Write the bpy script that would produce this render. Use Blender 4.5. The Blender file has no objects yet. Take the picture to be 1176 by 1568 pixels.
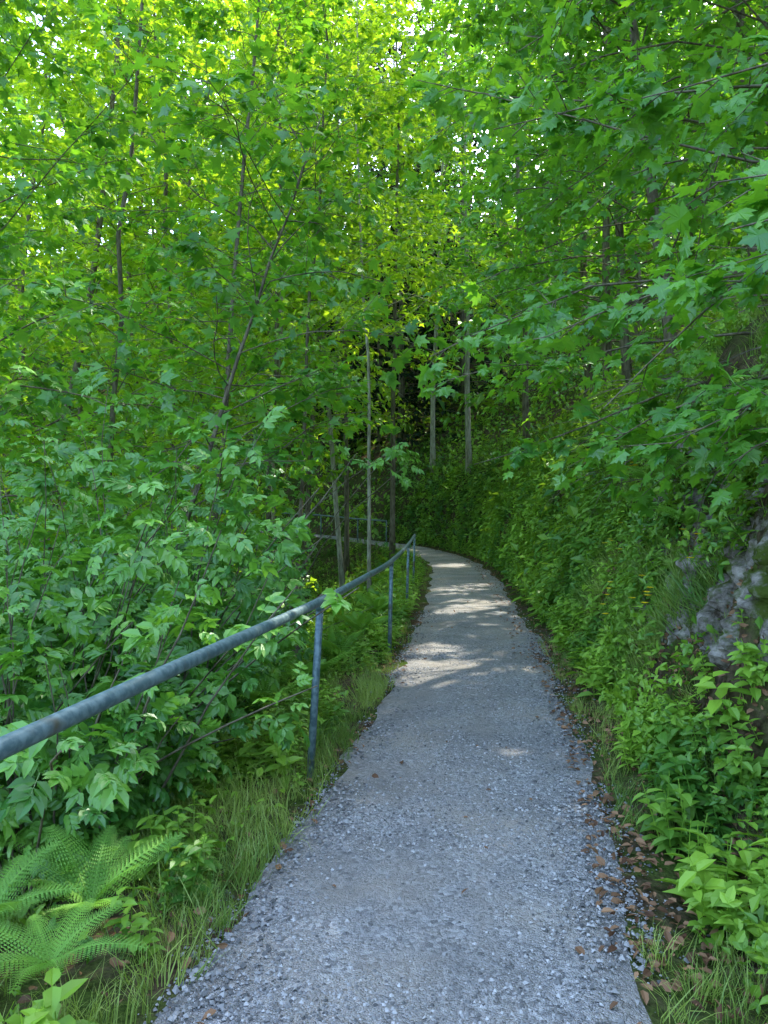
import bpy, bmesh, math, time
import numpy as np
from mathutils import Vector, noise as mnoise
T0=time.time()
rng=np.random.default_rng(11)
R=lambda a,b,n=None: rng.uniform(a,b,n)
sc=bpy.context.scene

# ------------------------------------------------------------------ sun dir
SUN_AZ=math.radians(36)      # right of +Y, behind the wooded slope
SUN_EL=math.radians(50)
LDIR=np.array([math.sin(SUN_AZ)*math.cos(SUN_EL),math.cos(SUN_AZ)*math.cos(SUN_EL),math.sin(SUN_EL)])

# ------------------------------------------------------------------ noise
_tab=rng.random((256,256))
def vn(x,y):
    xi=np.floor(x).astype(int);yi=np.floor(y).astype(int);fx=x-xi;fy=y-yi
    fx=fx*fx*(3-2*fx);fy=fy*fy*(3-2*fy)
    g=lambda a,b:_tab[a&255,b&255]
    return (g(xi,yi)*(1-fx)+g(xi+1,yi)*fx)*(1-fy)+(g(xi,yi+1)*(1-fx)+g(xi+1,yi+1)*fx)*fy
def fbm(x,y,o=4):
    s=0;a=.5
    for i in range(o):
        s=s+a*(vn(x*2**i+17*i,y*2**i+31*i)-.5);a*=.5
    return s*2
# ------------------------------------------------------------------ path curve
CP=np.array([(-6,-80,0),(-3,-30,0),(-1.2,-8,0),(-.65,-3,0),(-.3,0,0),(.08,2.33,0),(.49,4.56,0),(1.0,8.3,0),(1.4,12,0),(1.7,15.2,0),(2.05,20,0),(2.15,24,0),(1.85,28,0.02),(1.0,31.5,.1),(-.6,34.5,.2),(-2.8,36.7,.38),(-6,38.5,.6),(-12,41,1.0),(-25,45,1.6),(-90,60,3)],float)
def catmull(P,step=.25):
    out=[]
    for i in range(len(P)-1):
        p0=P[max(i-1,0)];p1=P[i];p2=P[i+1];p3=P[min(i+2,len(P)-1)]
        n=max(2,int(np.linalg.norm(p2-p1)/step))
        for k in range(n):
            t=k/n
            out.append(.5*((2*p1)+(-p0+p2)*t+(2*p0-5*p1+4*p2-p3)*t*t+(-p0+3*p1-3*p2+p3)*t**3))
    out.append(P[-1]);return np.array(out)
PC=catmull(CP)
PT=np.gradient(PC[:,:2],axis=0);PT/=np.linalg.norm(PT,axis=1)[:,None]
HW=.84
def pathinfo(x,y):
    x=np.asarray(x,float).ravel();y=np.asarray(y,float).ravel()
    d=np.empty(len(x));z=np.empty(len(x));ii=np.empty(len(x),int)
    for s in range(0,len(x),4000):
        e=s+4000
        dx=x[s:e,None]-PC[None,:,0];dy=y[s:e,None]-PC[None,:,1]
        k=np.argmin(dx*dx+dy*dy,1);r=np.arange(len(k))
        sx=dx[r,k];sy=dy[r,k]
        cr=PT[k,1]*sx-PT[k,0]*sy      # right positive
        al=np.abs(cr); dist=np.sqrt(sx*sx+sy*sy)
        dist=np.where(dist<.6,al,dist)
        d[s:e]=np.sign(cr)*dist;z[s:e]=PC[k,2];ii[s:e]=k
    return d,z,ii
RX=[0,.25,.45,.95,1.6,2.6,8,20,60,400];RZ=[0,.03,.3,1.75,3.1,4.0,7.8,16,38,60]
LX=[0,.3,.8,2,5,12,25,60,400];LZ=[0,-.02,-.16,-.95,-2.8,-5.5,-6,2,45]
def H(x,y):
    x=np.asarray(x,float).ravel();y=np.asarray(y,float).ravel()
    d,z,_=pathinfo(x,y)
    w=HW+.1*fbm(x*.8,y*.8,2)
    widen=np.clip((4.2-y)/2,0,.5)*(y>-20)
    er=np.maximum(d-w-widen,0);er=np.maximum(er+.42*fbm(x*.6+5,y*.6,3)*np.clip(er/.4,0,1),0)
    el=np.maximum(-d-w,0)
    hr=np.interp(er,RX,RZ);hl=np.interp(el,LX,LZ)
    h=z+np.where(d>0,hr,hl)
    off=np.clip((np.abs(d)-w)/.8,0,1)
    h=h+off*(.20*fbm(x*1.7,y*1.7,4)+.12*fbm(x*5,y*5,2))+np.clip((np.abs(d)-8)/20,0,1)*2.5*fbm(x*.08,y*.08,3)
    h=h+(1-off)*.018*fbm(x*1.3,y*1.3,3)
    return h
def Nrm(x,y,e=.08):
    hx=(H(x+e,y)-H(x-e,y))/(2*e);hy=(H(x,y+e)-H(x,y-e))/(2*e)
    n=np.stack([-hx,-hy,np.ones_like(hx)],1);return n/np.linalg.norm(n,axis=1)[:,None]

# ------------------------------------------------------------------ mesh accumulator
class Acc:
    def __init__(s): s.v=[];s.t=[];s.a=[];s.m=[];s.n=0
    def add(s,v,t,a,m):
        s.v.append(v.astype(np.float32));s.t.append((t+s.n).astype(np.int32));s.n+=len(v)
        s.a.append(np.broadcast_to(a,(len(v),)).astype(np.float32));s.m.append(np.full(len(t),m,np.int32))
    def build(s,name,mats,smooth=False):
        V=np.concatenate(s.v);Tt=np.concatenate(s.t);A=np.concatenate(s.a);M=np.concatenate(s.m)
        me=bpy.data.meshes.new(name)
        me.vertices.add(len(V));me.vertices.foreach_set("co",V.ravel())
        me.loops.add(len(Tt)*3);me.loops.foreach_set("vertex_index",Tt.ravel())
        me.polygons.add(len(Tt));me.polygons.foreach_set("loop_start",np.arange(0,len(Tt)*3,3,dtype=np.int32))
        me.polygons.foreach_set("material_index",M)
        me.polygons.foreach_set("use_smooth",np.full(len(Tt),smooth,bool) if not isinstance(smooth,(list,tuple)) else np.isin(M,smooth))
        at=me.attributes.new("tint",'FLOAT','POINT');at.data.foreach_set("value",A)
        for m in mats: me.materials.append(m)
        me.update(calc_edges=True)
        o=bpy.data.objects.new(name,me);sc.collection.objects.link(o)
        global TRIS; TRIS+=len(Tt)
        return o
TRIS=0
def nz(v): return v/np.maximum(np.linalg.norm(v,axis=-1,keepdims=True),1e-9)
def inst(acc,tm,pos,D,N,sc_,tint,mat=1,wid=None):
    if len(pos)==0:return
    V,T=tm[0],tm[1];va=tm[2] if len(tm)>2 else np.zeros(len(V))
    D=nz(D);X=nz(np.cross(D,N));Z=np.cross(X,D)
    s=np.broadcast_to(sc_,(len(pos),))[:,None,None]
    w=1 if wid is None else wid[:,None,None]
    P=pos[:,None,:]+s*(w*V[None,:,0:1]*X[:,None,:]+V[None,:,1:2]*D[:,None,:]+w*V[None,:,2:3]*Z[:,None,:])
    n=len(V)
    TT=(T[None]+ (np.arange(len(pos))*n)[:,None,None]).reshape(-1,3)
    A=np.clip(np.broadcast_to(tint,(len(pos),))[:,None]+va[None,:],0,1).ravel()
    acc.add(P.reshape(-1,3),TT,A,mat)
def tube(acc,pts,rad,sides=6,mat=0,tint=.5):
    pts=np.asarray(pts,float);n=len(pts);rad=np.broadcast_to(rad,(n,))
    tg=nz(np.gradient(pts,axis=0))
    up=np.tile(np.array([0.,0,1]),(n,1))
    if np.abs(tg[:,2]).max()>.85: up[:]=[0.31,.95,0]
    a=nz(np.cross(tg,up));b=np.cross(tg,a)
    th=np.linspace(0,2*np.pi,sides,endpoint=False)
    ring=pts[:,None]+rad[:,None,None]*(np.cos(th)[None,:,None]*a[:,None]+np.sin(th)[None,:,None]*b[:,None])
    V=ring.reshape(-1,3)
    i=np.arange(n-1)[:,None]*sides;j=np.arange(sides)[None];k=(j+1)%sides
    q=np.stack([i+j,i+k,i+sides+k,i+sides+j],-1).reshape(-1,4)
    T=np.concatenate([q[:,[0,1,2]],q[:,[0,2,3]]])
    if sides>5:
        V=np.concatenate([V,pts[:1],pts[-1:]])
        c0=n*sides;c1=c0+1;jj=np.arange(sides)
        T=np.concatenate([T,np.stack([np.full(sides,c0),(jj+1)%sides,jj],1),np.stack([np.full(sides,c1),(n-1)*sides+jj,(n-1)*sides+(jj+1)%sides],1)])
    acc.add(V,T,tint,mat)

# ------------------------------------------------------------------ leaf templates (unit length along Y, normal +Z)
def fan(outline,c,zf):
    V=np.array([c]+outline,float);V=np.c_[V,[zf(p[0],p[1]) for p in V]]
    n=len(outline);T=np.array([[0,1+i,1+(i+1)%n] for i in range(n)])
    return V,T
half=[(.40,-.06),(.30,.12),(.60,.28),(.50,.36),(.62,.58),(.36,.50),(.20,.55),(.28,.72),(.14,.78)]
outl=[(0,.02)]+half+[(0,1.05)]+[(-x,y) for x,y in half[::-1]]
MAPLE=fan(outl,(0,.36),lambda x,y:-.28*x*x-.14*y*y+.04*math.cos(9*x))
half=[(.38,0.0),(.28,.18),(.58,.50),(.22,.52)]
MAPLE_LO=fan([(0,.02)]+half+[(0,1.0)]+[(-x,y) for x,y in half[::-1]],(0,.32),lambda x,y:-.25*x*x-.12*y*y)
MAPLE_XL=(np.array([(0,0,0),(.52,.32,-.08),(.22,.5,.0),(0,1,-.14),(-.22,.5,.0),(-.52,.32,-.08)],float),np.array([[0,1,2],[0,2,3],[0,3,4],[0,4,5]]))
OV_MID=(np.array([(0,0,0),(.27,.25,.08),(.23,.65,.0),(0,1,-.2),(-.23,.65,.0),(-.27,.25,.08),(0,.5,-.05)],float),np.array([[0,1,6],[1,2,6],[2,3,6],[3,4,6],[4,5,6],[5,0,6]]))
OV_LO=(np.array([(0,0,0),(.3,.45,.07),(0,1,-.15),(-.3,.45,.07)],float),np.array([[0,1,2],[0,2,3]]))
PRISM=(np.array([(1,0,0),(-.5,0,.87),(-.5,0,-.87),(.4,1,0),(-.2,1,.35),(-.2,1,-.35)],float),np.array([[0,1,4],[0,4,3],[1,2,5],[1,5,4],[2,0,3],[2,3,5]]))
def merge(parts):
    V=[];T=[];A=[];n=0
    for v,t,a in parts:
        V.append(v);T.append(t+n);A.append(np.full(len(v),a));n+=len(v)
    return np.concatenate(V),np.concatenate(T),np.concatenate(A)
def place(tm,pos,d,nrm,s,a=0.,w=1.):
    d=nz(np.array(d,float));x=nz(np.cross(d,np.array(nrm,float)));z=np.cross(x,d);V=tm[0]
    return (np.array(pos)+s*(w*V[:,0:1]*x+V[:,1:2]*d+V[:,2:3]*z),tm[1],a)
def rib(p0,p1,w,a=.1):
    p0=np.array(p0,float);p1=np.array(p1,float);d=p1-p0;x=nz(np.cross(d,[0.3,.2,1]))*w
    return (np.array([p0-x,p0+x,p1+x*.5,p1-x*.5]),np.array([[0,1,2],[0,2,3]]),a)
def pinnate(tm,pairs=3,ls=.42):
    P=[rib((0,0,0),(0,.62,-.03),.008)]
    for i in range(pairs):
        y=.22+.36*i/max(pairs-1,1);
        for sgn in(-1,1):
            P.append(place(tm,(0,y,-.05*y),(sgn*.9,.5+.1*i,-.12+R(-.1,.1)),(R(-.2,.2),R(-.2,.2),1),ls*R(.85,1.1),R(-.07,.07)))
    P.append(place(tm,(0,.6,-.04),(R(-.1,.1),1,-.15),(R(-.2,.2),0,1),ls*1.1))
    return merge(P)
ELDER=[pinnate(OV_MID,3,.44),pinnate(OV_MID,2,.50),pinnate(OV_MID,3,.42)]
TRI3=merge([place(OV_MID,(0,.25,0),(sg*.8,.5,-.2),(0,0,1),.55) for sg in(-1,1)]+[place(OV_MID,(0,.3,0),(0,1,-.15),(0,0,1),.7),rib((0,0,-.1),(0,.3,0),.012)])
def herb(tm,nl,ls):   # grows along +Z, height 1
    P=[rib((0,0,0),(0.05,.03,.95),.012)]
    for i in range(nl):
        z=.15+.8*i/nl;a0=i*1.57+R(-.3,.3);s=ls*(1.15-.55*z)
        for q in(0,math.pi):
            a=a0+q;d=(math.cos(a),math.sin(a),R(-.15,.35))
            P.append(place(tm,(.05*z,.03*z,z),d,(0,0,1),s*R(.85,1.15),R(-.1,.1)+.15*(z-.5)))
    return merge(P)
def zup(tm):
    v=tm[0];return (np.stack([v[:,0],v[:,2],-v[:,1]],1),)+tuple(tm[1:])
HERB=[zup(herb(OV_MID,5,.33)),zup(herb(OV_MID,6,.26)),zup(herb(OV_MID,4,.42))]
def fern(det):
    P=[];n=22;xs=lambda t:(0,t,.42*t-.5*t*t)
    for i in range(n-1):P.append(rib(xs(i/n),xs((i+1)/n),.006,.3))
    for i in range(2,n):
        t=i/n;L=.30*math.sin(min(1,t*1.5+.25)*math.pi/2)*(1-t)**.65+.015
        for sg in(-1,1):
            base=np.array(xs(t));d=nz(np.array((sg*1.,.35,-.15)))
            if det:
                m=7
                for k in range(m):
                    u=(k+.3)/m;wl=.06*(1-u)**.8*(L/.3)+.010
                    pb=base+d*L*u
                    for q in(-1,1):
                        P.append(place(OV_LO,pb,(d[0]*.45,q*1.+.15,-.1),(0,0,1),wl,R(-.06,.06),.9))
            else: P.append(place(OV_LO,base,d,(0,0,1),L,R(-.05,.05),.35))
    return merge(P)
FERN=fern(True);FERN_LO=fern(False)
def blade(pos,a,L,w,bend):
    c,s=math.cos(a),math.sin(a);k=3;V=[];z=0;r=0;th=.1
    for i in range(k+1):
        ww=w*(1-(i/k)**1.6);V+= [(pos[0]+c*r-s*ww,pos[1]+s*r+c*ww,z),(pos[0]+c*r+s*ww,pos[1]+s*r-c*ww,z)]
        r+=L/k*math.sin(th);z+=L/k*math.cos(th);th+=bend/k
    T=[]
    for i in range(k):T+=[[2*i,2*i+1,2*i+3],[2*i,2*i+3,2*i+2]]
    return (np.array(V),np.array(T),R(-.2,.2))
GRASS=[zup(merge([blade((R(-.2,.2),R(-.2,.2)),R(0,6.28),R(.4,1.1),R(.006,.012),R(.4,2.6)) for _ in range(12)])) for _ in range(3)]

# ------------------------------------------------------------------ materials
def newmat(n):
    m=bpy.data.materials.new(n);m.use_nodes=True;nt=m.node_tree
    for x in list(nt.nodes):nt.nodes.remove(x)
    return m,nt,nt.nodes,nt.links
def N_(nt,t,**k):
    n=nt.nodes.new(t)
    for a,b in k.items():
        if a in n.inputs: n.inputs[a].default_value=b
        else: setattr(n,a,b)
    return n
def mixc(nt,f,a,b,mode='MIX'):
    n=nt.nodes.new('ShaderNodeMix');n.data_type='RGBA';n.blend_type=mode
    def s(i,v):
        if hasattr(v,'links') or hasattr(v,'is_linked'): nt.links.new(v,n.inputs[i])
        elif isinstance(v,(int,float)):n.inputs[i].default_value=v
        else:n.inputs[i].default_value=(*v,1)
    s(0,f);s(6,a);s(7,b);return n.outputs[2]
def leafmat(name,c0,c1,tr,tf=.45,rough=.42,gl=.05):
    m,nt,ns,ln=newmat(name)
    at=N_(nt,'ShaderNodeAttribute',attribute_name='tint')
    col=mixc(nt,at.outputs['Fac'],c0,c1)
    tcol=mixc(nt,at.outputs['Fac'],tuple(.6*x for x in tr),tr)
    p=N_(nt,'ShaderNodeBsdfDiffuse');ln.new(col,p.inputs['Color'])
    t=N_(nt,'ShaderNodeBsdfTranslucent');ln.new(tcol,t.inputs['Color'])
    g=N_(nt,'ShaderNodeBsdfGlossy');g.inputs['Roughness'].default_value=rough;g.inputs['Color'].default_value=(.9,.95,.95,1)
    mx=N_(nt,'ShaderNodeMixShader');mx.inputs[0].default_value=tf;ln.new(p.outputs[0],mx.inputs[1]);ln.new(t.outputs[0],mx.inputs[2])
    m2=N_(nt,'ShaderNodeMixShader');ln.new(mx.outputs[0],m2.inputs[1]);ln.new(g.outputs[0],m2.inputs[2]);m2.inputs[0].default_value=gl
    o=N_(nt,'ShaderNodeOutputMaterial');ln.new(m2.outputs[0],o.inputs[0]);return m
M_maple=leafmat('maple_leaf',(.035,.18,.018),(.17,.42,.04),(.28,.64,.025),.42)
M_ash=leafmat('ash_leaf',(.07,.21,.01),(.22,.42,.025),(.60,.92,.03),.5)
M_elder=leafmat('elder_leaf',(.045,.18,.025),(.19,.43,.055),(.20,.50,.03),.28,.38,gl=.05)
M_bank=leafmat('bank_leaf',(.035,.15,.018),(.29,.50,.045),(.34,.60,.03),.28,.45,.03)
M_grass=leafmat('grass_blade',(.08,.20,.025),(.38,.48,.10),(.36,.55,.05),.3,.5,.03)
M_fern=leafmat('fern_frond',(.10,.28,.03),(.24,.48,.06),(.3,.6,.05),.32,.5,.03)
M_far=leafmat('far_leaf',(.035,.12,.01),(.14,.30,.02),(.40,.66,.02),.45,.5,.02)
M_hollow_shade=leafmat('hollow_shade_needles',(.006,.016,.006),(.014,.036,.011),(.02,.05,.012),.1,.6,gl=.012)  # near-black needles: the hollow's deep shade is put into their colour
def barkmat(name,c0,c1,s=1.):
    m,nt,ns,ln=newmat(name);geo=N_(nt,'ShaderNodeNewGeometry')
    mp=N_(nt,'ShaderNodeMapping');mp.inputs['Scale'].default_value=(14*s,14*s,3*s);ln.new(geo.outputs['Position'],mp.inputs[0])
    no=N_(nt,'ShaderNodeTexNoise');no.inputs['Scale'].default_value=1;no.inputs['Detail'].default_value=5;no.inputs['Roughness'].default_value=.7;ln.new(mp.outputs[0],no.inputs['Vector'])
    r=N_(nt,'ShaderNodeMapRange');r.inputs[1].default_value=.35;r.inputs[2].default_value=.65;ln.new(no.outputs[0],r.inputs[0])
    col=mixc(nt,r.outputs[0],c0,c1)
    p=N_(nt,'ShaderNodeBsdfDiffuse');ln.new(col,p.inputs['Color'])
    b=N_(nt,'ShaderNodeBump');b.inputs['Strength'].default_value=.6;b.inputs['Distance'].default_value=.02;ln.new(no.outputs[0],b.inputs['Height']);ln.new(b.outputs[0],p.inputs['Normal'])
    o=N_(nt,'ShaderNodeOutputMaterial');ln.new(p.outputs[0],o.inputs[0]);return m
M_bark=barkmat('bark',(.07,.06,.04),(.24,.21,.15))
M_barkl=barkmat('pale_bark',(.18,.17,.12),(.46,.44,.36))
M_dead=leafmat('dead_leaf',(.08,.035,.015),(.36,.20,.10),(.2,.1,.04),.15,.7,.02)

def groundmat():
    m,nt,ns,ln=newmat('forest_soil');geo=N_(nt,'ShaderNodeNewGeometry')
    def noi(s,d=5):
        n=N_(nt,'ShaderNodeTexNoise');n.inputs['Scale'].default_value=s;n.inputs['Detail'].default_value=d;n.inputs['Roughness'].default_value=.65;ln.new(geo.outputs['Position'],n.inputs['Vector']);return n.outputs[0]
    a=noi(1.6);b=noi(14);c=noi(60,3)
    def mr(x,lo,hi):
        r=N_(nt,'ShaderNodeMapRange');r.inputs[1].default_value=lo;r.inputs[2].default_value=hi;ln.new(x,r.inputs[0]);return r.outputs[0]
    soil=mixc(nt,mr(b,.35,.65),(.03,.022,.014),(.13,.095,.06))
    moss=mixc(nt,mr(c,.35,.65),(.03,.05,.012),(.08,.12,.025))
    col=mixc(nt,mr(a,.42,.58),soil,moss)
    p=N_(nt,'ShaderNodeBsdfDiffuse');ln.new(col,p.inputs['Color'])
    bu=N_(nt,'ShaderNodeBump');bu.inputs['Strength'].default_value=.8;bu.inputs['Distance'].default_value=.04;ln.new(b,bu.inputs['Height']);ln.new(bu.outputs[0],p.inputs['Normal'])
    o=N_(nt,'ShaderNodeOutputMaterial');ln.new(p.outputs[0],o.inputs[0]);return m
def gravelmat():
    m,nt,ns,ln=newmat('gravel');geo=N_(nt,'ShaderNodeNewGeometry')
    def noi(s,d=5):
        n=N_(nt,'ShaderNodeTexNoise');n.inputs['Scale'].default_value=s;n.inputs['Detail'].default_value=d;n.inputs['Roughness'].default_value=.6;ln.new(geo.outputs['Position'],n.inputs['Vector']);return n.outputs[0]
    def vor(s):
        n=N_(nt,'ShaderNodeTexVoronoi');n.inputs['Scale'].default_value=s;ln.new(geo.outputs['Position'],n.inputs['Vector']);return n
    def mr(x,lo,hi,a=0,b=1):
        r=N_(nt,'ShaderNodeMapRange');r.inputs[1].default_value=lo;r.inputs[2].default_value=hi;r.inputs[3].default_value=a;r.inputs[4].default_value=b;ln.new(x,r.inputs[0]);return r.outputs[0]
    v1=vor(55);v2=vor(150)
    sx=N_(nt,'ShaderNodeSeparateColor');ln.new(v1.outputs['Color'],sx.inputs[0]);sx2=N_(nt,'ShaderNodeSeparateColor');ln.new(v2.outputs['Color'],sx2.inputs[0])
    c1=mixc(nt,sx.outputs[0],(.16,.16,.16),(.56,.55,.53))
    c2=mixc(nt,sx2.outputs[0],(.18,.178,.17),(.52,.50,.47))
    f=mr(noi(9),.42,.58)
    col=mixc(nt,f,c1,c2)
    warm=mixc(nt,mr(noi(1.5),.44,.64,0,.6),col,(.42,.37,.30))
    dk=mixc(nt,mr(noi(1.1,6),.42,.60,0,.5),warm,(.20,.195,.18))
    p=N_(nt,'ShaderNodeBsdfDiffuse');ln.new(dk,p.inputs['Color'])
    hs=N_(nt,'ShaderNodeMath',operation='ADD');ln.new(v1.outputs['Distance'],hs.inputs[0]);ln.new(v2.outputs['Distance'],hs.inputs[1])
    bu=N_(nt,'ShaderNodeBump');bu.invert=True;bu.inputs['Strength'].default_value=1;bu.inputs['Distance'].default_value=.01;ln.new(hs.outputs[0],bu.inputs['Height'])
    ln.new(bu.outputs[0],p.inputs['Normal'])
    o=N_(nt,'ShaderNodeOutputMaterial');ln.new(p.outputs[0],o.inputs[0]);return m
def pebmat(name,c0,c1,mid=None):
    m,nt,ns,ln=newmat(name);at=N_(nt,'ShaderNodeAttribute',attribute_name='tint')
    col=mixc(nt,at.outputs['Fac'],c0,c1)
    p=N_(nt,'ShaderNodeBsdfDiffuse');ln.new(col,p.inputs['Color'])
    o=N_(nt,'ShaderNodeOutputMaterial');ln.new(p.outputs[0],o.inputs[0]);return m
M_peb=pebmat('pebble',(.09,.09,.085),(.48,.47,.45))
def rockmat():
    m,nt,ns,ln=newmat('limestone_rock');geo=N_(nt,'ShaderNodeNewGeometry')
    def noi(s,d=8):
        n=N_(nt,'ShaderNodeTexNoise');n.inputs['Scale'].default_value=s;n.inputs['Detail'].default_value=d;n.inputs['Roughness'].default_value=.7;ln.new(geo.outputs['Position'],n.inputs['Vector']);return n.outputs[0]
    def mr(x,lo,hi):
        r=N_(nt,'ShaderNodeMapRange');r.inputs[1].default_value=lo;r.inputs[2].default_value=hi;ln.new(x,r.inputs[0]);return r.outputs[0]
    a=noi(7);b=noi(30);c=noi(4.5)
    col=mixc(nt,mr(a,.38,.66),(.06,.05,.035),(.42,.39,.34))
    col=mixc(nt,mr(c,.47,.58),col,(.07,.10,.02))
    p=N_(nt,'ShaderNodeBsdfDiffuse');ln.new(col,p.inputs['Color'])
    bu=N_(nt,'ShaderNodeBump');bu.inputs['Strength'].default_value=1;bu.inputs['Distance'].default_value=.03;ln.new(b,bu.inputs['Height']);ln.new(bu.outputs[0],p.inputs['Normal'])
    o=N_(nt,'ShaderNodeOutputMaterial');ln.new(p.outputs[0],o.inputs[0]);return m
M_rock=rockmat();M_soil=groundmat();M_gravel=gravelmat()
def steel():
    m,nt,ns,ln=newmat('galvanised_steel');geo=N_(nt,'ShaderNodeNewGeometry')
    n=N_(nt,'ShaderNodeTexNoise');n.inputs['Scale'].default_value=35;n.inputs['Detail'].default_value=5;ln.new(geo.outputs['Position'],n.inputs['Vector'])
    n2=N_(nt,'ShaderNodeTexNoise');n2.inputs['Scale'].default_value=6;n2.inputs['Detail'].default_value=3;ln.new(geo.outputs['Position'],n2.inputs['Vector'])
    r=N_(nt,'ShaderNodeMapRange');r.inputs[1].default_value=.4;r.inputs[2].default_value=.62;ln.new(n.outputs[0],r.inputs[0])
    r2=N_(nt,'ShaderNodeMapRange');r2.inputs[1].default_value=.60;r2.inputs[2].default_value=.70;ln.new(n2.outputs[0],r2.inputs[0])
    col=mixc(nt,r.outputs[0],(.08,.14,.155),(.17,.25,.26));col=mixc(nt,r2.outputs[0],col,(.10,.09,.06))
    p=N_(nt,'ShaderNodeBsdfPrincipled');ln.new(col,p.inputs['Base Color']);p.inputs['Metallic'].default_value=.2;p.inputs['Roughness'].default_value=.42
    o=N_(nt,'ShaderNodeOutputMaterial');ln.new(p.outputs[0],o.inputs[0]);return m
M_steel=steel()
M_yel=pebmat('yellow_petal',(.7,.5,.02),(.85,.65,.03))
M_wood=barkmat('cut_wood',(.35,.24,.13),(.6,.46,.28))

# ------------------------------------------------------------------ terrain
def gridmesh(name,xs,ys,zf,mat):
    X,Y=np.meshgrid(xs,ys);Z=zf(X.ravel(),Y.ravel());V=np.stack([X.ravel(),Y.ravel(),Z],1)
    nx=len(xs);ny=len(ys);i=np.arange(ny-1)[:,None]*nx+np.arange(nx-1)[None];i=i.ravel()
    T=np.concatenate([np.stack([i,i+1,i+nx+1],1),np.stack([i,i+nx+1,i+nx],1)])
    a=Acc();a.add(V,T,.5,0);return a.build(name,[mat],True)
def ax(lo,hi,st,far,g=1.15):
    a=list(np.arange(lo,hi,st));s=st
    while a[-1]<far:s*=g;a.append(a[-1]+s)
    s=st
    while a[0]>-far:s*=g;a.insert(0,a[0]-s)
    return np.array(a)
gridmesh('ground',ax(-5,6,.12,350),ax(-1,40,.2,350),H,M_soil)
# path sheet
idx=np.where((PC[:,1]>-12)&(PC[:,0]>-26))[0];pc=PC[idx];pt=PT[idx]
k=17;us=np.linspace(-1,1,k);rt=np.stack([pt[:,1],-pt[:,0]],1)
wl=HW*(1+.18*fbm(pc[:,1]*1.8+9,pc[:,0],4));wr=HW*(1+.18*fbm(pc[:,1]*1.8+50,pc[:,0]+7,4))
W=np.where(us[None]<0,wl[:,None],wr[:,None])*us[None]
PX=pc[:,0:1]+rt[:,0:1]*W;PY=pc[:,1:2]+rt[:,1:2]*W
PZ=H(PX,PY).reshape(PX.shape)+.022-.035*np.abs(us[None])**6
a=Acc();n=len(pc);i=(np.arange(n-1)[:,None]*k+np.arange(k-1)[None]).ravel()
a.add(np.stack([PX.ravel(),PY.ravel(),PZ.ravel()],1),np.concatenate([np.stack([i,i+1,i+k+1],1),np.stack([i,i+k+1,i+k],1)]),.5,0)
a.build('gravel_path',[M_gravel],True)

# pebbles
def pebt():
    V=np.array([(1,0,0),(-1,0,0),(0,1,0),(0,-1,0),(0,0,.7),(0,0,-.7)],float)*R(.6,1.1,(6,1))
    t=np.array([[0,2,4],[2,1,4],[1,3,4],[3,0,4]]);return V,t
PEB=[pebt() for _ in range(6)]
a=Acc()
def pebs(n,dens,y0,y1,smin,smax,tmax=1.):
    y=y0+(y1-y0)*R(0,1,n)**1.6;
    m=np.argmax(PC[:,1]>30);cx=np.interp(y,PC[:m,1],PC[:m,0])
    if dens=='edge':
        sd=rng.choice([-1,1],n);x=cx+sd*(HW+rng.normal(-.12,.12,n))
    else:x=cx+R(-HW,HW,n)
    cl=fbm(x*2.2,y*2.2,3);kk=R(0,1,n)<np.clip(.5+cl*2.,0.06,1);x=x[kk];y=y[kk];cx=cx[kk];n=len(x)
    z=H(x,y)+np.where(np.abs(x-cx)<HW*.93,.022,.004)
    s=smin+(smax-smin)*R(0,1,n)**3
    for j in range(6):
        q=slice(j,None,6);m=len(x[q])
        inst(a,PEB[j],np.stack([x[q],y[q],z[q]],1),nz(rng.normal(size=(m,3))*[1,1,.2]),nz(rng.normal(size=(m,3))*.25+[0,0,1]),s[q],R(0,tmax,m),0)
pebs(46000,'all',1.6,9,.003,.014)
pebs(9000,'edge',1.6,12,.004,.022,.75)
pebs(7000,'all',8,20,.006,.013)
a.build('gravel_stones',[M_peb])

# ------------------------------------------------------------------ sun gaps in the canopy
PATCH=[(.42,7.0,.2),(.25,7.7,.16),(.75,7.5,.12),(.55,8.5,.12),(1.35,12.2,.22),(1.9,12.8,.22),(1.0,11.8,.14),(1.2,15,.15),(2.0,22,.35),(-1.6,36.2,1.0),(-2.8,37,1.0),(-1.7,13.,.6),(-2.6,15,.7),(-1.6,17,.6),(-1.5,22,.8),(-1.15,3.0,.15)]
def keep(P):
    m=np.ones(len(P),bool)
    for x,y,r in PATCH:
        q=P-np.array([x,y,0]);t=q@LDIR;dd=np.linalg.norm(q-t[:,None]*LDIR,axis=1)
        m&=~((dd<r+.012*t)&(t>1.2))
    # the walking corridor is kept clear, and the strip beside the railing is mown low
    c=(P[:,1]>-1)&(P[:,1]<2.2)&(P[:,0]>-.95)&(P[:,0]<1.3)&(P[:,2]<6);m&=~c
    c=(P[:,1]>3.6)&(P[:,1]<34)&(P[:,0]>-.1*P[:,1]-.05)&(P[:,0]<.9)&(P[:,2]>.3)&(P[:,2]<2.0);m&=~c
    return m

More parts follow.
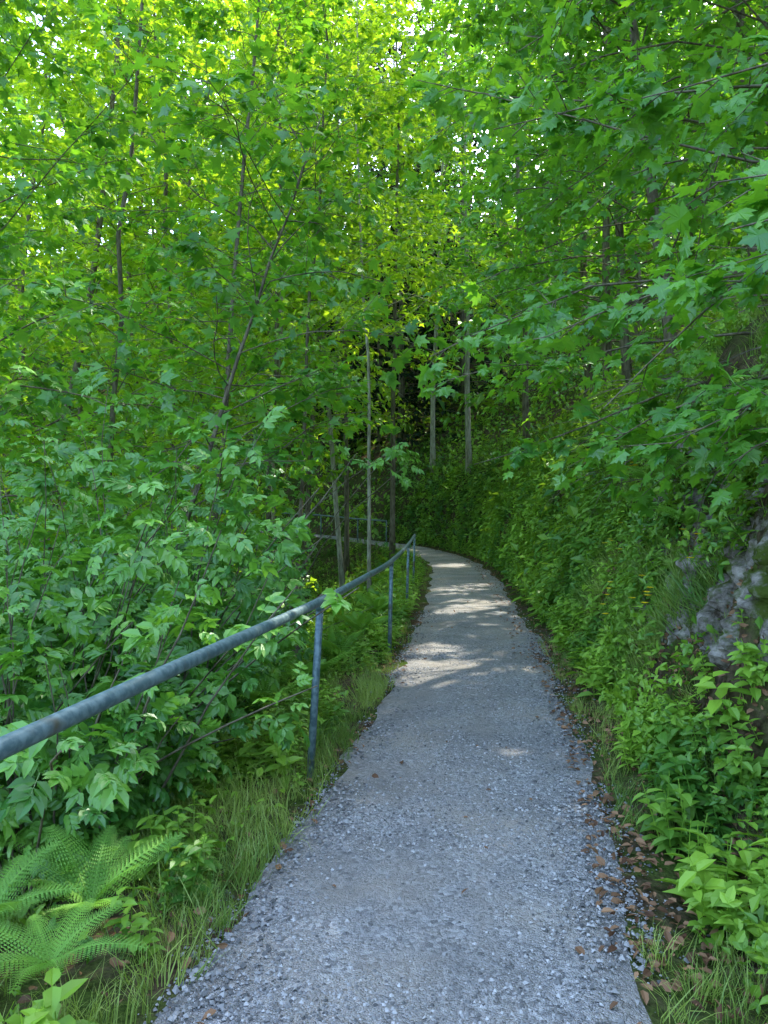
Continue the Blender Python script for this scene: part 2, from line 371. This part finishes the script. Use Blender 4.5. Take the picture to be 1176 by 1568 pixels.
# ------------------------------------------------------------------ foliage on branches
def bez(p0,d0,L,n,droop,wob=.12):
    P=[np.array(p0,float)];d=nz(np.array(d0,float))
    for i in range(n-1):
        d=nz(d+np.array([rng.normal()*wob,rng.normal()*wob,rng.normal()*wob*.6-droop]))
        P.append(P[-1]+d*L/(n-1))
    return np.array(P)
def foliage(acc,limbs,tw_m,tl,lf_m,tm,ls,mat=1,u0=.12,wood=True,flat=.35,jit=.55):
    S=[];D=[];L=[]
    for P,r in limbs:
        seg=np.linalg.norm(np.diff(P,axis=0),axis=1).sum();n=max(2,int(seg*tw_m*(1-u0)))
        u=R(u0,1,n)**.8;f=u*(len(P)-1);i=np.minimum(f.astype(int),len(P)-2);fr=(f-i)[:,None]
        s=P[i]*(1-fr)+P[i+1]*fr;d=nz(P[i+1]-P[i])
        sd=nz(np.cross(d,[0,0,1.])+1e-4)*rng.choice([-1,1],(n,1))
        dd=nz(d*R(.2,.9,(n,1))+sd*R(.5,1.,(n,1))+np.c_[np.zeros(n),np.zeros(n),rng.normal(0,flat,n)])
        S.append(s);D.append(dd);L.append(tl*R(.5,1.2,n)*(1.15-.55*u))
    if not S:return
    S=np.concatenate(S);D=np.concatenate(D);L=np.concatenate(L)
    kk=keep(S+D*L[:,None]*.5);S=S[kk];D=D[kk];L=L[kk]
    if wood: inst(acc,PRISM,S,D,np.tile([.1,.2,1.],(len(S),1)),L,.5,0,wid=.0045/L)
    twt=rng.normal(0,.18,len(L))
    cnt=np.maximum(2,(L*lf_m).astype(int));ix=np.repeat(np.arange(len(L)),cnt)
    n=len(ix);u=R(.1,1.03,n)
    d=D[ix];sd=nz(np.cross(d,[0,0,1.])+1e-4)*rng.choice([-1,1],(n,1))
    size=ls*R(.6,1.2,n)
    pos=S[ix]+d*(L[ix]*u)[:,None]+rng.normal(0,.02,(n,3))
    pos[:,2]-=.06*L[ix]*u*u
    ld=d*R(.2,1,(n,1))+sd*R(.2,1.1,(n,1))*(1.2-u[:,None]*.7)+np.c_[np.zeros(n),np.zeros(n),R(-.7,.1,n)]
    pos+=nz(ld)*.03+np.c_[np.zeros((n,2)),R(-.04,.04,n)]
    nn=np.array([0,-.15,1.])+rng.normal(0,jit,(n,3))
    tint=np.clip(rng.normal(.5,.2,n)+twt[ix],0,1)
    kk=keep(pos);pos=pos[kk];ld=ld[kk];nn=nn[kk];size=size[kk];tint=tint[kk]
    tms=tm if isinstance(tm,list) else [tm]
    for j in range(len(tms)):
        q=slice(j,None,len(tms));inst(acc,tms[j],pos[q],ld[q],nn[q],size[q],tint[q],mat,R(.85,1.15,len(pos[q])))
    global LEAVES;LEAVES+=len(pos)
LEAVES=0
def tree(name,x,y,Ht,r,lean=(0,0),c0=.25,L=3.,nl=46,tm=MAPLE_XL,ls=.17,tw=6,tl=.9,lf=12,bark=None,lm=None,bias=None,droop=.04,curve=0.,wood=False,flat=.4,c1=1.,wb=.16):
    acc=Acc();z0=float(H([x],[y])[0])-.25;n=16
    t=np.linspace(0,1,n);wob=np.cumsum(rng.normal(0,wb,(n,2)),0)*Ht*.05
    P=np.stack([x+lean[0]*(t+curve*t*t)+wob[:,0]*t,y+lean[1]*t+wob[:,1]*t,z0+Ht*t],1)
    tube(acc,P,r*((1-t)**.9*.85+.12)*np.where(t==0,1.35,1),9,0)
    limbs=[]
    for i in range(nl):
        u=c0+(c1-c0)*(i+R(0,1))/nl;f=u*(n-1);k=min(int(f),n-2);s=P[k]*(1-(f-k))+P[k+1]*(f-k)
        azi=i*2.4+R(-.6,.6);v=(u-c0)/(1-c0)
        d=np.array([math.cos(azi),math.sin(azi),math.tan(R(.1,.6)+.5*v)])
        if bias is not None:d[:2]+=np.array(bias)
        ll=L*((1-v**2.6)*.8+.3)*R(.45,1.3)
        q=bez(s,d,ll,7,droop*1.8,.2);limbs.append((q,r))
        rr=max(.008,r*.17*(1-v*.6));tube(acc,q,np.linspace(rr,.004,7),4,0)
    foliage(acc,limbs,tw,tl,lf,tm,ls,1,wood=wood,flat=flat)
    return acc.build(name,[bark or M_bark,lm or M_maple],[0])

# left-hand and central trees
tree('maple_tree',-4.45,9.,15,.085,(-1.0,.6),.3,2.8,48,MAPLE_LO,.16,wood=True)
tree('maple_tree',-3.2,7.6,8,.045,(2.6,.6),.45,2.2,34,MAPLE_LO,.16,wood=True,wb=.1)
tree('ash_tree',-1.4,26,25,.10,(-2.2,.5),.25,3.2,54,OV_LO,.23,bark=M_barkl,lm=M_ash,wb=.08)
tree('ash_tree',-3.7,24,26,.12,(.4,.5),.25,3.4,60,OV_LO,.23,bark=M_barkl,lm=M_ash)
tree('ash_tree',-3.3,21,24,.09,(.3,.5),.25,3.,60,OV_LO,.22,bark=M_bark,lm=M_ash)
tree('maple_tree',-3.2,13,20,.06,(1.0,.5),.25,3.0,60,MAPLE_XL,.18,lm=M_maple,wood=True)
tree('maple_tree',-5.4,14,22,.07,(.6,0),.15,3.4,64,MAPLE_XL,.19,lm=M_ash)
tree('ash_tree',-7.2,12,21,.07,(-.5,0),.15,3.4,60,MAPLE_XL,.19,lm=M_maple)
tree('maple_tree',-1.9,15.5,20,.05,(.9,.5),.35,3.0,56,MAPLE_XL,.18,lm=M_ash,bark=M_bark)
tree('shade_beech_tree',-8.4,18,26,.12,(.5,0),.12,4,70,OV_LO,.25,lm=M_ash)
tree('shade_beech_tree',-5.6,20,27,.10,(.3,0),.12,3.6,70,OV_LO,.24,lm=M_ash)
tree('shade_beech_tree',-.4,20.5,21,.06,(-.4,1),.35,3.0,52,MAPLE_XL,.19,bark=M_barkl,lm=M_ash)
tree('maple_tree',-5.6,8,13,.07,(.4,0),.2,2.8,44,MAPLE_LO,.16)
for (x,y,Ht) in [(-12,23,29),(-7,29,31),(-15,31,31),(-11,27,30),(-4.5,30,31),(-9.5,33,31),(-1.5,29.5,29),(-18,26,28),(-13.5,18,26),(-10.5,14.5,23),(-20,34,30),(-5,34,30),(-3,27.5,29),(-8,23.5,29),(.3,27.5,25)]:
    tree('shade_beech_tree',x,y,Ht,.11,(R(-.6,.6),0),.12 if x<-3.5 else .34,4.6,56,OV_LO,.33,tw=5,lf=8,tl=1.1,lm=M_ash)
# right-hand trees, limbs reach over the path
tree('maple_tree',3.9,4.2,10,.09,(-.8,.4),.1,2.6,48,MAPLE_LO,.14,bias=(-.8,.1),droop=.07,wood=True)
tree('maple_tree',4.6,8.,12,.10,(-1.2,0),.06,3.5,66,MAPLE_LO,.15,bias=(-.8,-.2),droop=.07,wood=True,tw=6.5)
tree('maple_tree',4.7,12,15,.11,(-1.2,0),.06,3.9,66,MAPLE_XL,.17,bias=(-.8,-.2),droop=.06,wood=True)
tree('shade_beech_tree',5.6,17,17,.12,(-1.2,0),.05,4.4,66,MAPLE_XL,.18,bias=(-.7,-.2),droop=.05)
tree('shade_beech_tree',6.4,23,18,.13,(-1,0),.05,4.6,64,OV_LO,.23,bias=(-.6,-.2),droop=.05,lf=9)
tree('maple_tree',7.6,10,16,.12,(-.8,0),.05,4.2,56,MAPLE_XL,.21,bias=(-.4,-.2),lf=10)
tree('shade_beech_tree',9.5,18,20,.14,(-.6,0),.05,4.8,54,OV_LO,.28,lf=8)
for (x,y,Ht) in [(6.4,5.5,15),(7,14,19),(9,7.5,18),(10,13,20),(8.5,20.5,20),(12,17,22),(9,26,22),(12.5,10,20),(6,20,18)]:  # extra trees, mostly hidden, added up the slope to block sun from the path
    tree('shade_beech_tree',x,y,Ht,.13,(R(-.8,0),0),.1,4.6,48,OV_LO,.36,tw=4.5,lf=7,tl=1.1)
tree('shade_beech_tree',3.6,31.5,22,.13,(-.5,0),.3,4.2,56,OV_LO,.25,bark=M_barkl,lf=8)
tree('shade_beech_tree',2.3,35,23,.13,(-.2,0),.42,4.2,52,OV_LO,.26,bark=M_barkl,lf=8)
tree('shade_beech_tree',7.5,33,24,.14,(-.2,0),.06,5,60,OV_LO,.3,lf=8)
tree('shade_beech_tree',5.4,28,22,.14,(-.6,0),.1,4.6,60,OV_LO,.27,lf=8)

# near overhanging maple bough from the right
acc=Acc();limbs=[]
for s,d,l in [((3.1,3.4,3.3),(-1,.15,-.05),2.4),((3.0,3.0,2.9),(-1,-.1,.05),1.7),((3.2,4.2,3.0),(-1,.1,.0),2.3),((3.1,4.6,2.6),(-1,.2,.02),2.0),((3.2,5.4,3.4),(-1,.1,.0),3.0),((3.4,6.2,3.1),(-1,.2,.0),2.9),((3.2,4.4,4.2),(-1,.1,0),2.6),((3.3,3.3,3.9),(-1,.4,.2),2.2),((3.3,5.0,3.9),(-1,.1,.1),2.8),((3.4,5.8,4.6),(-1,.1,.1),3.2),((3.0,4.0,2.3),(-1,.1,-.1),1.2),((3.2,5.0,2.7),(-1,.1,-.1),1.7),((2.7,2.75,2.75),(-1,-.02,.06),1.5),((3.2,3.7,2.6),(-1,.05,.0),1.8),((3.3,6.8,2.8),(-1,.1,-.02),2.6)]:
    q=bez(s,d,l,8,.045,.13);limbs.append((q,.02));tube(acc,q,np.linspace(.014,.003,8),5,0)
    base=np.array([3.9,s[1]+.4,2.2]);tube(acc,[base,(base+s)/2+[.1,0,.2],s],[.03,.026,.014],5,0)
foliage(acc,limbs,8,.55,22,MAPLE,.115,1,jit=.6)
acc.build('overhanging_maple_bough',[M_bark,M_maple],[0])

# far forest (one mass) on the far slopes
acc=Acc()
for i in range(58):
    for _ in range(30):
        y=R(38,72);x=R(-46,30);dd,_z,_i=pathinfo([x],[y])
        if abs(dd[0])>2.2 and not(-6<x<4 and y<52):break
    z0=float(H([x],[y])[0])-.3;Ht=R(22,32);n=6
    t=np.linspace(0,1,n);P=np.stack([x+R(-1,1)*t,y+0*t,z0+Ht*t],1);tube(acc,P,.15*(1.05-t),6,0)
    limbs=[]
    for j in range(36):
        u=.03+.97*(j+R(0,1))/36;s=P[0]+(P[-1]-P[0])*u;az=j*2.4;v=u
        limbs.append((bez(s,(math.cos(az),math.sin(az),R(0,.6)),5.8*((1-v**2)*.8+.2)*R(.7,1.1),5,.03),.02))
    foliage(acc,limbs,2.6,1.3,5,OV_LO,.70,1,wood=False)
acc.build('distant_forest',[M_bark,M_far],[0])
# near-black spruces put at the bend to stand in for the hollow's dense shade
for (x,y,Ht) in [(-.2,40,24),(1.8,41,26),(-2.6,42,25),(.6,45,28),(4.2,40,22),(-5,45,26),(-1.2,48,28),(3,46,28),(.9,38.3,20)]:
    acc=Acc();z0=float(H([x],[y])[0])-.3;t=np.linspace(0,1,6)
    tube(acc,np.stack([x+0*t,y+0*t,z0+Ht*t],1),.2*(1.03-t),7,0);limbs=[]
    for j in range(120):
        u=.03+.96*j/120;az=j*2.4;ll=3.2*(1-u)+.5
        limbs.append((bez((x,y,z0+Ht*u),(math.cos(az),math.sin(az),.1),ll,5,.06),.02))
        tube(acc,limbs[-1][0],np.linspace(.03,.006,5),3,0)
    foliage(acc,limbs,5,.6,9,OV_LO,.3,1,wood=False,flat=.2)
    acc.build('hollow_shade_spruce',[M_bark,M_hollow_shade],[0])

# ------------------------------------------------------------------ left elder bushes
def bush(name,x,y,Ht,spread,ns,tm,ls,mat,lf=9,tw=6,tl=.35,lean=(0,0),u0=.12,wood=False):
    acc=Acc();limbs=[]
    for i in range(ns):
        az=R(0,6.28);o=R(0,.35);bx=x+math.cos(az)*o;by=y+math.sin(az)*o;z0=float(H([bx],[by])[0])-.1
        rr=math.sqrt(R(0,1))*spread
        d=np.array([math.cos(az)*rr+lean[0],math.sin(az)*rr+lean[1],Ht*.85])
        q=bez((bx,by,z0),d,np.linalg.norm(d)*R(.6,1.1),9,.03+.07*rr/max(spread,.1),.1);limbs.append((q,.02));tube(acc,q,np.linspace(.011,.003,9),4,0)
    foliage(acc,limbs,tw,tl,lf,tm,ls,1,u0=u0,flat=.5,wood=wood,jit=.45)
    return acc.build(name,[M_bark,mat],[0])
bush('elderberry_bush',-2.5,4.7,3.6,1.4,46,ELDER,.18,M_elder,tw=8,lf=11)
bush('elderberry_bush',-1.9,5.6,3.6,1.0,38,ELDER,.18,M_elder,tw=8,lf=11)
bush('elderberry_bush',-1.8,3.9,2.4,.85,38,ELDER,.16,M_elder,tw=8,lf=11)
bush('elderberry_bush',-3.3,6.6,4.4,1.6,44,ELDER,.19,M_elder,tw=7.5,lf=11)
bush('elderberry_bush',-1.6,7.0,2.6,.8,24,ELDER,.17,M_elder,tw=7.5,lf=11)
bush('elderberry_bush',-2.2,8.6,4.4,1.3,32,ELDER,.2,M_elder,tw=7.5)
bush('hazel_bush',-2.9,11,4.4,1.5,30,OV_MID,.14,M_maple,lf=16)
bush('hazel_bush',-5.5,10,6.0,2.4,40,MAPLE_XL,.16,M_maple,lf=16)
bush('hazel_bush',-4.8,17,6.5,2.4,40,MAPLE_XL,.17,M_ash,lf=14)
bush('hazel_bush',-8,14,7.0,3,40,MAPLE_XL,.19,M_maple,lf=14)
bush('hazel_bush',-10,21,8.0,3.4,40,OV_LO,.26,M_ash,lf=10)
bush('hazel_bush',-6.5,25,7.0,3.,40,OV_LO,.26,M_ash,lf=10)

# ------------------------------------------------------------------ ground cover scatter
def scat(n,y0,y1,d0,d1,pw=1.,xmin=-30):
    sel=np.where((PC[:,1]>y0)&(PC[:,1]<y1)&(PC[:,0]>xmin))[0]
    i=sel[(len(sel)*R(0,1,n)**pw).astype(int)];f=R(0,.3,n)
    d=R(d0,d1,n);x=PC[i,0]+PT[i,1]*d+PT[i,0]*f;y=PC[i,1]-PT[i,0]*d+PT[i,1]*f
    z=H(x,y);nr=Nrm(x,y);w=np.clip(1/nr[:,2],1,3.2)/3.2
    k=R(0,1,n)<w;return np.stack([x,y,z],1)[k],nr[k]
def dens(P,s,th,soft=.15):
    v=fbm(P[:,0]*s+P[:,2]*s*.8,P[:,1]*s+P[:,2]*s*.5,3);return R(0,1,len(P))<np.clip((v-th)/soft,0,1)
BARE=[(4.95,.88,.42,.30),(4.4,.85,.32,.30),(4.0,1.05,.26,.28),(4.3,1.75,.34,.24),(3.8,.65,.2,.2),(4.1,2.2,.36,.25),(5.8,1.3,.28,.24),(7.2,1.1,.3,.2)]
FERNS=[(-1.20,3.05,.44,10),(-1.42,3.45,.44,9),(-1.12,2.5,.32,8),(-1.5,2.8,.4,8)]
def offrock(P,g=1.):
    m=np.ones(len(P),bool)
    for y,z,ry,rz in BARE:
        q=((P[:,1]-y)/ry/g)**2+((P[:,2]-z)/rz/g)**2+1.5*fbm(P[:,1]*5,P[:,2]*5,2);m&=~((q<1)&(P[:,0]>0)&(R(0,1,len(P))<.93))
    return m
def offfern(P,r=.3):
    m=np.ones(len(P),bool)
    for f in FERNS:m&=np.hypot(P[:,0]-f[0],P[:,1]-f[1])>r
    return m
def ptint(P,n,sd):
    return np.clip(.42+1.0*fbm(P[:,0]*1.3+P[:,2]*1.1,P[:,1]*1.3+P[:,2]*.6,3)+rng.normal(0,sd,n),0,1)
def leafcover(acc,P,Nn,off,tm,ls,mat=0,down=.6,dt=0.):
    n=len(P);pos=P+Nn*(off*R(0,1,n)**1.3)[:,None]+np.c_[np.zeros((n,2)),off*.3*R(0,1,n)]
    D=rng.normal(size=(n,3))*.7+Nn*.5;D[:,2]-=down*R(0,1,n)
    NN=Nn*.7+np.array([0,0,.8])+rng.normal(0,.4,(n,3))
    tms=tm if isinstance(tm,list) else [tm]
    tint=np.clip(ptint(P,n,.18)+dt,0,1)
    S=ls*R(.4,1.3,n)
    for j in range(len(tms)):
        q=slice(j,None,len(tms));inst(acc,tms[j],pos[q],D[q],NN[q],S[q],tint[q],mat)
def herbs(acc,P,Nn,tms,h0,h1,mat=0,tilt=.25,dt=0.):
    n=len(P);D=np.array([0,0,1.])+Nn*.6+rng.normal(0,tilt,(n,3));S=R(h0,h1,n)
    tint=np.clip(ptint(P,n,.14)+dt,0,1);NN=rng.normal(size=(n,3))
    for j in range(len(tms)):
        q=slice(j,None,len(tms));inst(acc,tms[j],P[q],D[q],NN[q],S[q],tint[q],mat)
# rock face in the bank: a broken sheet standing just proud of the soil
NY=200
ys=np.linspace(3.2,8.2,NY);zs=np.linspace(.25,2.7,105)
xs=np.linspace(1.0,5.5,450);YY,XX=np.meshgrid(ys,xs,indexing='ij');HHg=H(XX.ravel(),YY.ravel()).reshape(XX.shape)
V=[]
for iy,yy in enumerate(ys):
    hm=np.maximum.accumulate(HHg[iy]+np.arange(450)*1e-6)
    V.append(np.interp(zs,hm,xs))
BX=np.array(V)
vv=[]
for iy,yy in enumerate(ys):
    for iz,zz in enumerate(zs):
        p=Vector((yy*4.2,zz*5.2,BX[iy,iz]*1.5));dd_,pp=mnoise.voronoi(p+.6*Vector((mnoise.noise(p*1.3),mnoise.noise(p*1.3+Vector((5,5,5))),0)))
        cell=mnoise.cell(pp[0]*3.1);edge=min(1,(dd_[1]-dd_[0])*3)
        h_=.0+.08*cell*edge+.03*edge+.07*mnoise.fractal(p*1.3,.6,2.1,6)
        e=min(1,min(iy,NY-1-iy)/25,min(iz,104-iz)/22)
        vv.append((BX[iy,iz]-h_*e+.14*(1-e),yy,zz+.02*cell))
acc=Acc();ny=NY;nzz=105;i=(np.arange(ny-1)[:,None]*nzz+np.arange(nzz-1)[None]).ravel()
acc.add(np.array(vv),np.concatenate([np.stack([i,i+1,i+nzz+1],1),np.stack([i,i+nzz+1,i+nzz],1)]),.5,0)
acc.build('rock_face',[M_rock])
# right bank
acc=Acc()
P,Nn=scat(74000,1.,13,HW+.22,HW+2.6,1.3);k=dens(P,1.6,-.16,.2)&offrock(P);leafcover(acc,P[k]+Nn[k]*.05,Nn[k],.17,[OV_MID,OV_MID,TRI3,OV_LO],.07,dt=.05)
P,Nn=scat(30000,12,35,HW+.15,HW+3.4);leafcover(acc,P,Nn,.22,[OV_LO],.12)
P,Nn=scat(14000,31,60,HW+.3,HW+9,1.,-9);leafcover(acc,P,Nn,.5,[OV_LO],.24)
P,Nn=scat(5600,1.,11,HW+.15,HW+1.3,1.2);k=dens(P,.9,-.08,.2)&offrock(P,1.35);herbs(acc,P[k],Nn[k],HERB,.08,.36,dt=.08)
P,Nn=scat(2600,9,34,HW+.1,HW+2.2);herbs(acc,P,Nn,HERB,.25,.6)
acc.build('bank_foliage',[M_bank])
# left verge
acc=Acc()
P,Nn=scat(11000,1.,12,-HW-2.4,-HW-.1,1.3);k=dens(P,1.0,-.16,.2)&offfern(P);herbs(acc,P[k],Nn[k],HERB,.08,.32,dt=.12)
P,Nn=scat(4500,11,36,-HW-3.5,-HW-.1);herbs(acc,P,Nn,HERB,.15,.4)
P,Nn=scat(27000,1.,16,-HW-3.5,-HW-.1,1.1);k=dens(P,1.5,-.15,.2);leafcover(acc,P[k],Nn[k],.14,[OV_MID,TRI3],.065,dt=.08)
P,Nn=scat(24000,12,44,-HW-6,-HW-.3);k=dens(P,.9,-.05,.2);leafcover(acc,P[k],Nn[k],.25,[OV_LO],.13)
acc.build('verge_foliage',[M_bank])
acc=Acc()
P,Nn=scat(9000,1.,7,-HW-1.1,-HW+.08,1.2);k=dens(P,1.8,-.25,.3)&offfern(P,.22);herbs(acc,P[k],Nn[k],GRASS,.06,.26,0,.45,.12)
P,Nn=scat(2400,5,26,-HW-.9,-HW+.05);k=dens(P,1.2,-.1,.3);herbs(acc,P[k],Nn[k],GRASS,.10,.28,0,.4,.05)
P,Nn=scat(4200,1.,9,HW-.05,HW+.8,1.3);k=dens(P,1.6,-.08,.2);herbs(acc,P[k],Nn[k],GRASS,.04,.22,0,.45,.05)
P,Nn=scat(5500,5,14,HW+.4,HW+1.8,1.3);k=dens(P,1.0,-.08,.2);herbs(acc,P[k],Nn[k],GRASS,.14,.38,0,.4)
acc.build('grass',[M_grass])
acc=Acc()
n=60000;x=R(-26,16,n);y=R(9,50,n);dd,_z,_i=pathinfo(x,y);k=(np.abs(dd)>1.3)&(dens(np.c_[x,y,0*x],.35,-.1,.3))&~((dd<0)&(dd>-4)&(R(0,1,n)<.5));x=x[k];y=y[k]
P=np.c_[x,y,H(x,y)];leafcover(acc,P,Nrm(x,y),.5,OV_LO,.22)
n=16000;x=R(-60,50,n);y=R(36,100,n);dd,_z,_i=pathinfo(x,y);k=(np.abs(dd)>3.3)&~((y<40)&(dd<0)&(dd>-7));x=x[k];y=y[k]
P=np.c_[x,y,H(x,y)];leafcover(acc,P,Nrm(x,y,.3),1.6,OV_LO,.8)
acc.build('undergrowth',[M_bank])

# ferns
def fernplant(x,y,s,nf,tm=FERN,zoff=0.,az0=None):
    acc=Acc();z=float(H([x],[y])[0])+zoff
    az=(np.arange(nf)*6.283/nf+R(-.25,.25,nf)) if az0 is None else az0+R(-1.3,1.3,nf)
    D=np.stack([np.cos(az),np.sin(az),R(.25,.8,nf)],1)
    inst(acc,tm,np.tile([x,y,z],(nf,1)),D,np.tile([0,0,1.],(nf,1))+rng.normal(0,.12,(nf,3)),s*R(.75,1.1,nf),np.clip(rng.normal(.6,.15,nf),0,1),0)
    acc.build('fern',[M_fern])
for a_ in FERNS: fernplant(*a_,zoff=.10)
for a_ in [(-1.0,6.3,.5,9),(-.75,7.4,.55,9),(-.5,8.6,.55,9),(-.3,9.8,.6,8),(-1.3,8.,.6,8),(-.1,11.5,.6,8)]:
    fernplant(*a_,tm=FERN_LO,zoff=.1)
for a_ in [(3.05,8.3,.7,8),(2.5,6.2,.5,7),(3.2,10.5,.6,8),(3.4,13,.7,8),(2.3,5.5,.4,6),(2.7,7.2,.5,7)]:
    fernplant(*a_,tm=FERN_LO,az0=math.pi,zoff=.16)

# leaf litter
acc=Acc()
def litter(n,y0,y1,d0,d1,pw=1.):
    P,Nn=scat(n,y0,y1,d0,d1,pw);m=len(P);P=P+Nn*.012+[0,0,.018]
    inst(acc,OV_MID,P,rng.normal(size=(m,3))*[1,1,.25],Nn+rng.normal(0,.35,(m,3)),R(.015,.06,m),R(0,1,m),0)
litter(11000,1.2,9,HW-.2,HW+.85,1.2);litter(6000,8,32,HW-.4,HW+.5);litter(2600,1.2,12,-HW-.5,-HW+.14)
litter(300,1.5,24,-HW,HW)
litter(5000,9,25,-HW-4,-HW-.5)
acc.build('leaf_litter',[M_dead])

# dry hanging twigs on the right bank
acc=Acc()
for i in range(80):
    y=R(3.6,12);d=HW+R(1.0,1.9);j=np.argmin(abs(PC[:,1]-y));x=PC[j,0]+d;z=float(H([x],[y])[0])
    q=bez((x,y,z+R(0,.5)),(-1,R(-.7,.3),R(-.3,.5)),R(.5,1.3),7,.16,.2);tube(acc,q,np.linspace(.007,.002,7),3,0)
acc.build('hanging_roots',[M_bark])

# yellow flowers standing proud of the bank plants
acc=Acc()
for (zz,cy,cn) in [(2.1,8.3,22),(1.25,7.6,7),(.9,5.6,6),(1.3,5.0,3),(.7,6.6,6)]:
    for i in range(cn):
        yy=cy+R(-.3,.3);zt=zz+R(-.15,.15);xg=np.linspace(1.,5,300);hh=np.maximum.accumulate(H(xg,np.full(300,yy)));xb=float(np.interp(zt,hh,xg))
        p1=np.array([xb-.27,yy,zt+.12]);tube(acc,[(xb,yy,zt-.1),p1],[.003,.002],3,1)
        for q in range(7):
            b=q*.9;inst(acc,OV_LO,p1[None],np.array([[math.cos(b),math.sin(b),.4]]),np.array([[0,0,1.]]),.032,R(0,1),0)
acc.build('yellow_wildflowers',[M_yel,M_bank])

# stump
acc=Acc();x,y=-1.45,12.;z=float(H([x],[y])[0]);t=np.linspace(0,1,5)
tube(acc,np.stack([x+0*t,y+0*t,z-.2+1.05*t],1),[.25,.19,.17,.165,.16],14,0);tube(acc,[(x,y,z+.851),(x,y,z+.857)],[.15,.15],14,1)
acc.build('tree_stump',[M_bark,M_wood])

# ------------------------------------------------------------------ railing
def railing(name,posts,rail,tops,r=.026):
    root=bpy.data.objects.new(name,None);sc.collection.objects.link(root)
    a=Acc();Rl=catmull(np.array(rail,float),.12);tube(a,Rl,r,18,0);o=a.build('handrail',[M_steel],True);o.parent=root
    for i,(b,t) in enumerate(zip(posts,tops)):
        a=Acc();b=np.array(b,float);t=np.array(t,float);zz=float(H([b[0]],[b[1]])[0])
        b[2]=zz-.15
        tube(a,[b,b*.5+t*.5,t-[0,0,.0]],[r*.87]*3,16,0)
        u=nz(t-b);tube(a,[t-u*.045,t-u*.012],[r*1.04]*2,16,0)   # weld collar
        o=a.build('post_%d'%(i+1),[M_steel],True);o.parent=root
posts=[(-1.22,.5,0),(-.455,4.5,0),(.06,8.5,0),(.38,12.5,0),(.66,16.8,0)]
tops=[(-1.15,.5,1.03),(-.385,4.5,1.05),(.085,8.5,1.03),(.41,12.5,1.05),(.69,16.8,1.07)]
rail=[(-2.0,-4,1.02),(-1.15,.5,1.03),(-.72,2.6,1.06),(-.385,4.5,1.06),(-.13,6.5,1.05),(.085,8.5,1.04),(.41,12.5,1.06),(.69,16.8,1.08)]
railing('metal_railing',posts,rail,tops)
fp=[(.1,31.9),(-1.2,33.9),(-3.0,35.5),(-5.4,36.9),(-8.3,38.2)]
fz=[float(H([q[0]],[q[1]])[0]) for q in fp]
railing('metal_railing',[(*q,0) for q in fp],[(q[0],q[1],z+1.1) for q,z in zip(fp,fz)],[(q[0],q[1],z+1.1) for q,z in zip(fp,fz)],.032)

# ------------------------------------------------------------------ light + camera
w=bpy.data.worlds.new("World");sc.world=w;w.use_nodes=True;nt=w.node_tree
bg=nt.nodes['Background'];sky=nt.nodes.new('ShaderNodeTexSky');sky.sky_type='NISHITA';sky.sun_disc=False
sky.sun_elevation=SUN_EL;sky.sun_rotation=SUN_AZ;sky.air_density=1.;sky.dust_density=1.8;sky.ozone_density=.5
nt.links.new(sky.outputs[0],bg.inputs[0]);bg.inputs[1].default_value=1.2
ld=bpy.data.lights.new('sun','SUN');ld.energy=12;ld.angle=math.radians(.5);ld.color=(1,.94,.82)
lo=bpy.data.objects.new('sun',ld);sc.collection.objects.link(lo);lo.rotation_euler=Vector(LDIR).to_track_quat('Z','Y').to_euler();lo.location=(0,0,30)
cam=bpy.data.cameras.new('camera');co=bpy.data.objects.new('camera',cam);sc.collection.objects.link(co)
cam.sensor_fit='VERTICAL';cam.sensor_height=24;cam.lens=12/math.tan(math.radians(34.5));cam.clip_end=2000;cam.clip_start=.05
co.location=(0,0,1.6);co.rotation_euler=(math.radians(90),0,0);sc.camera=co
sc.view_settings.view_transform='Standard';sc.view_settings.look='None';sc.view_settings.exposure=0
print('LEAVES',LEAVES,'TRIS',TRIS,'TIME',time.time()-T0)
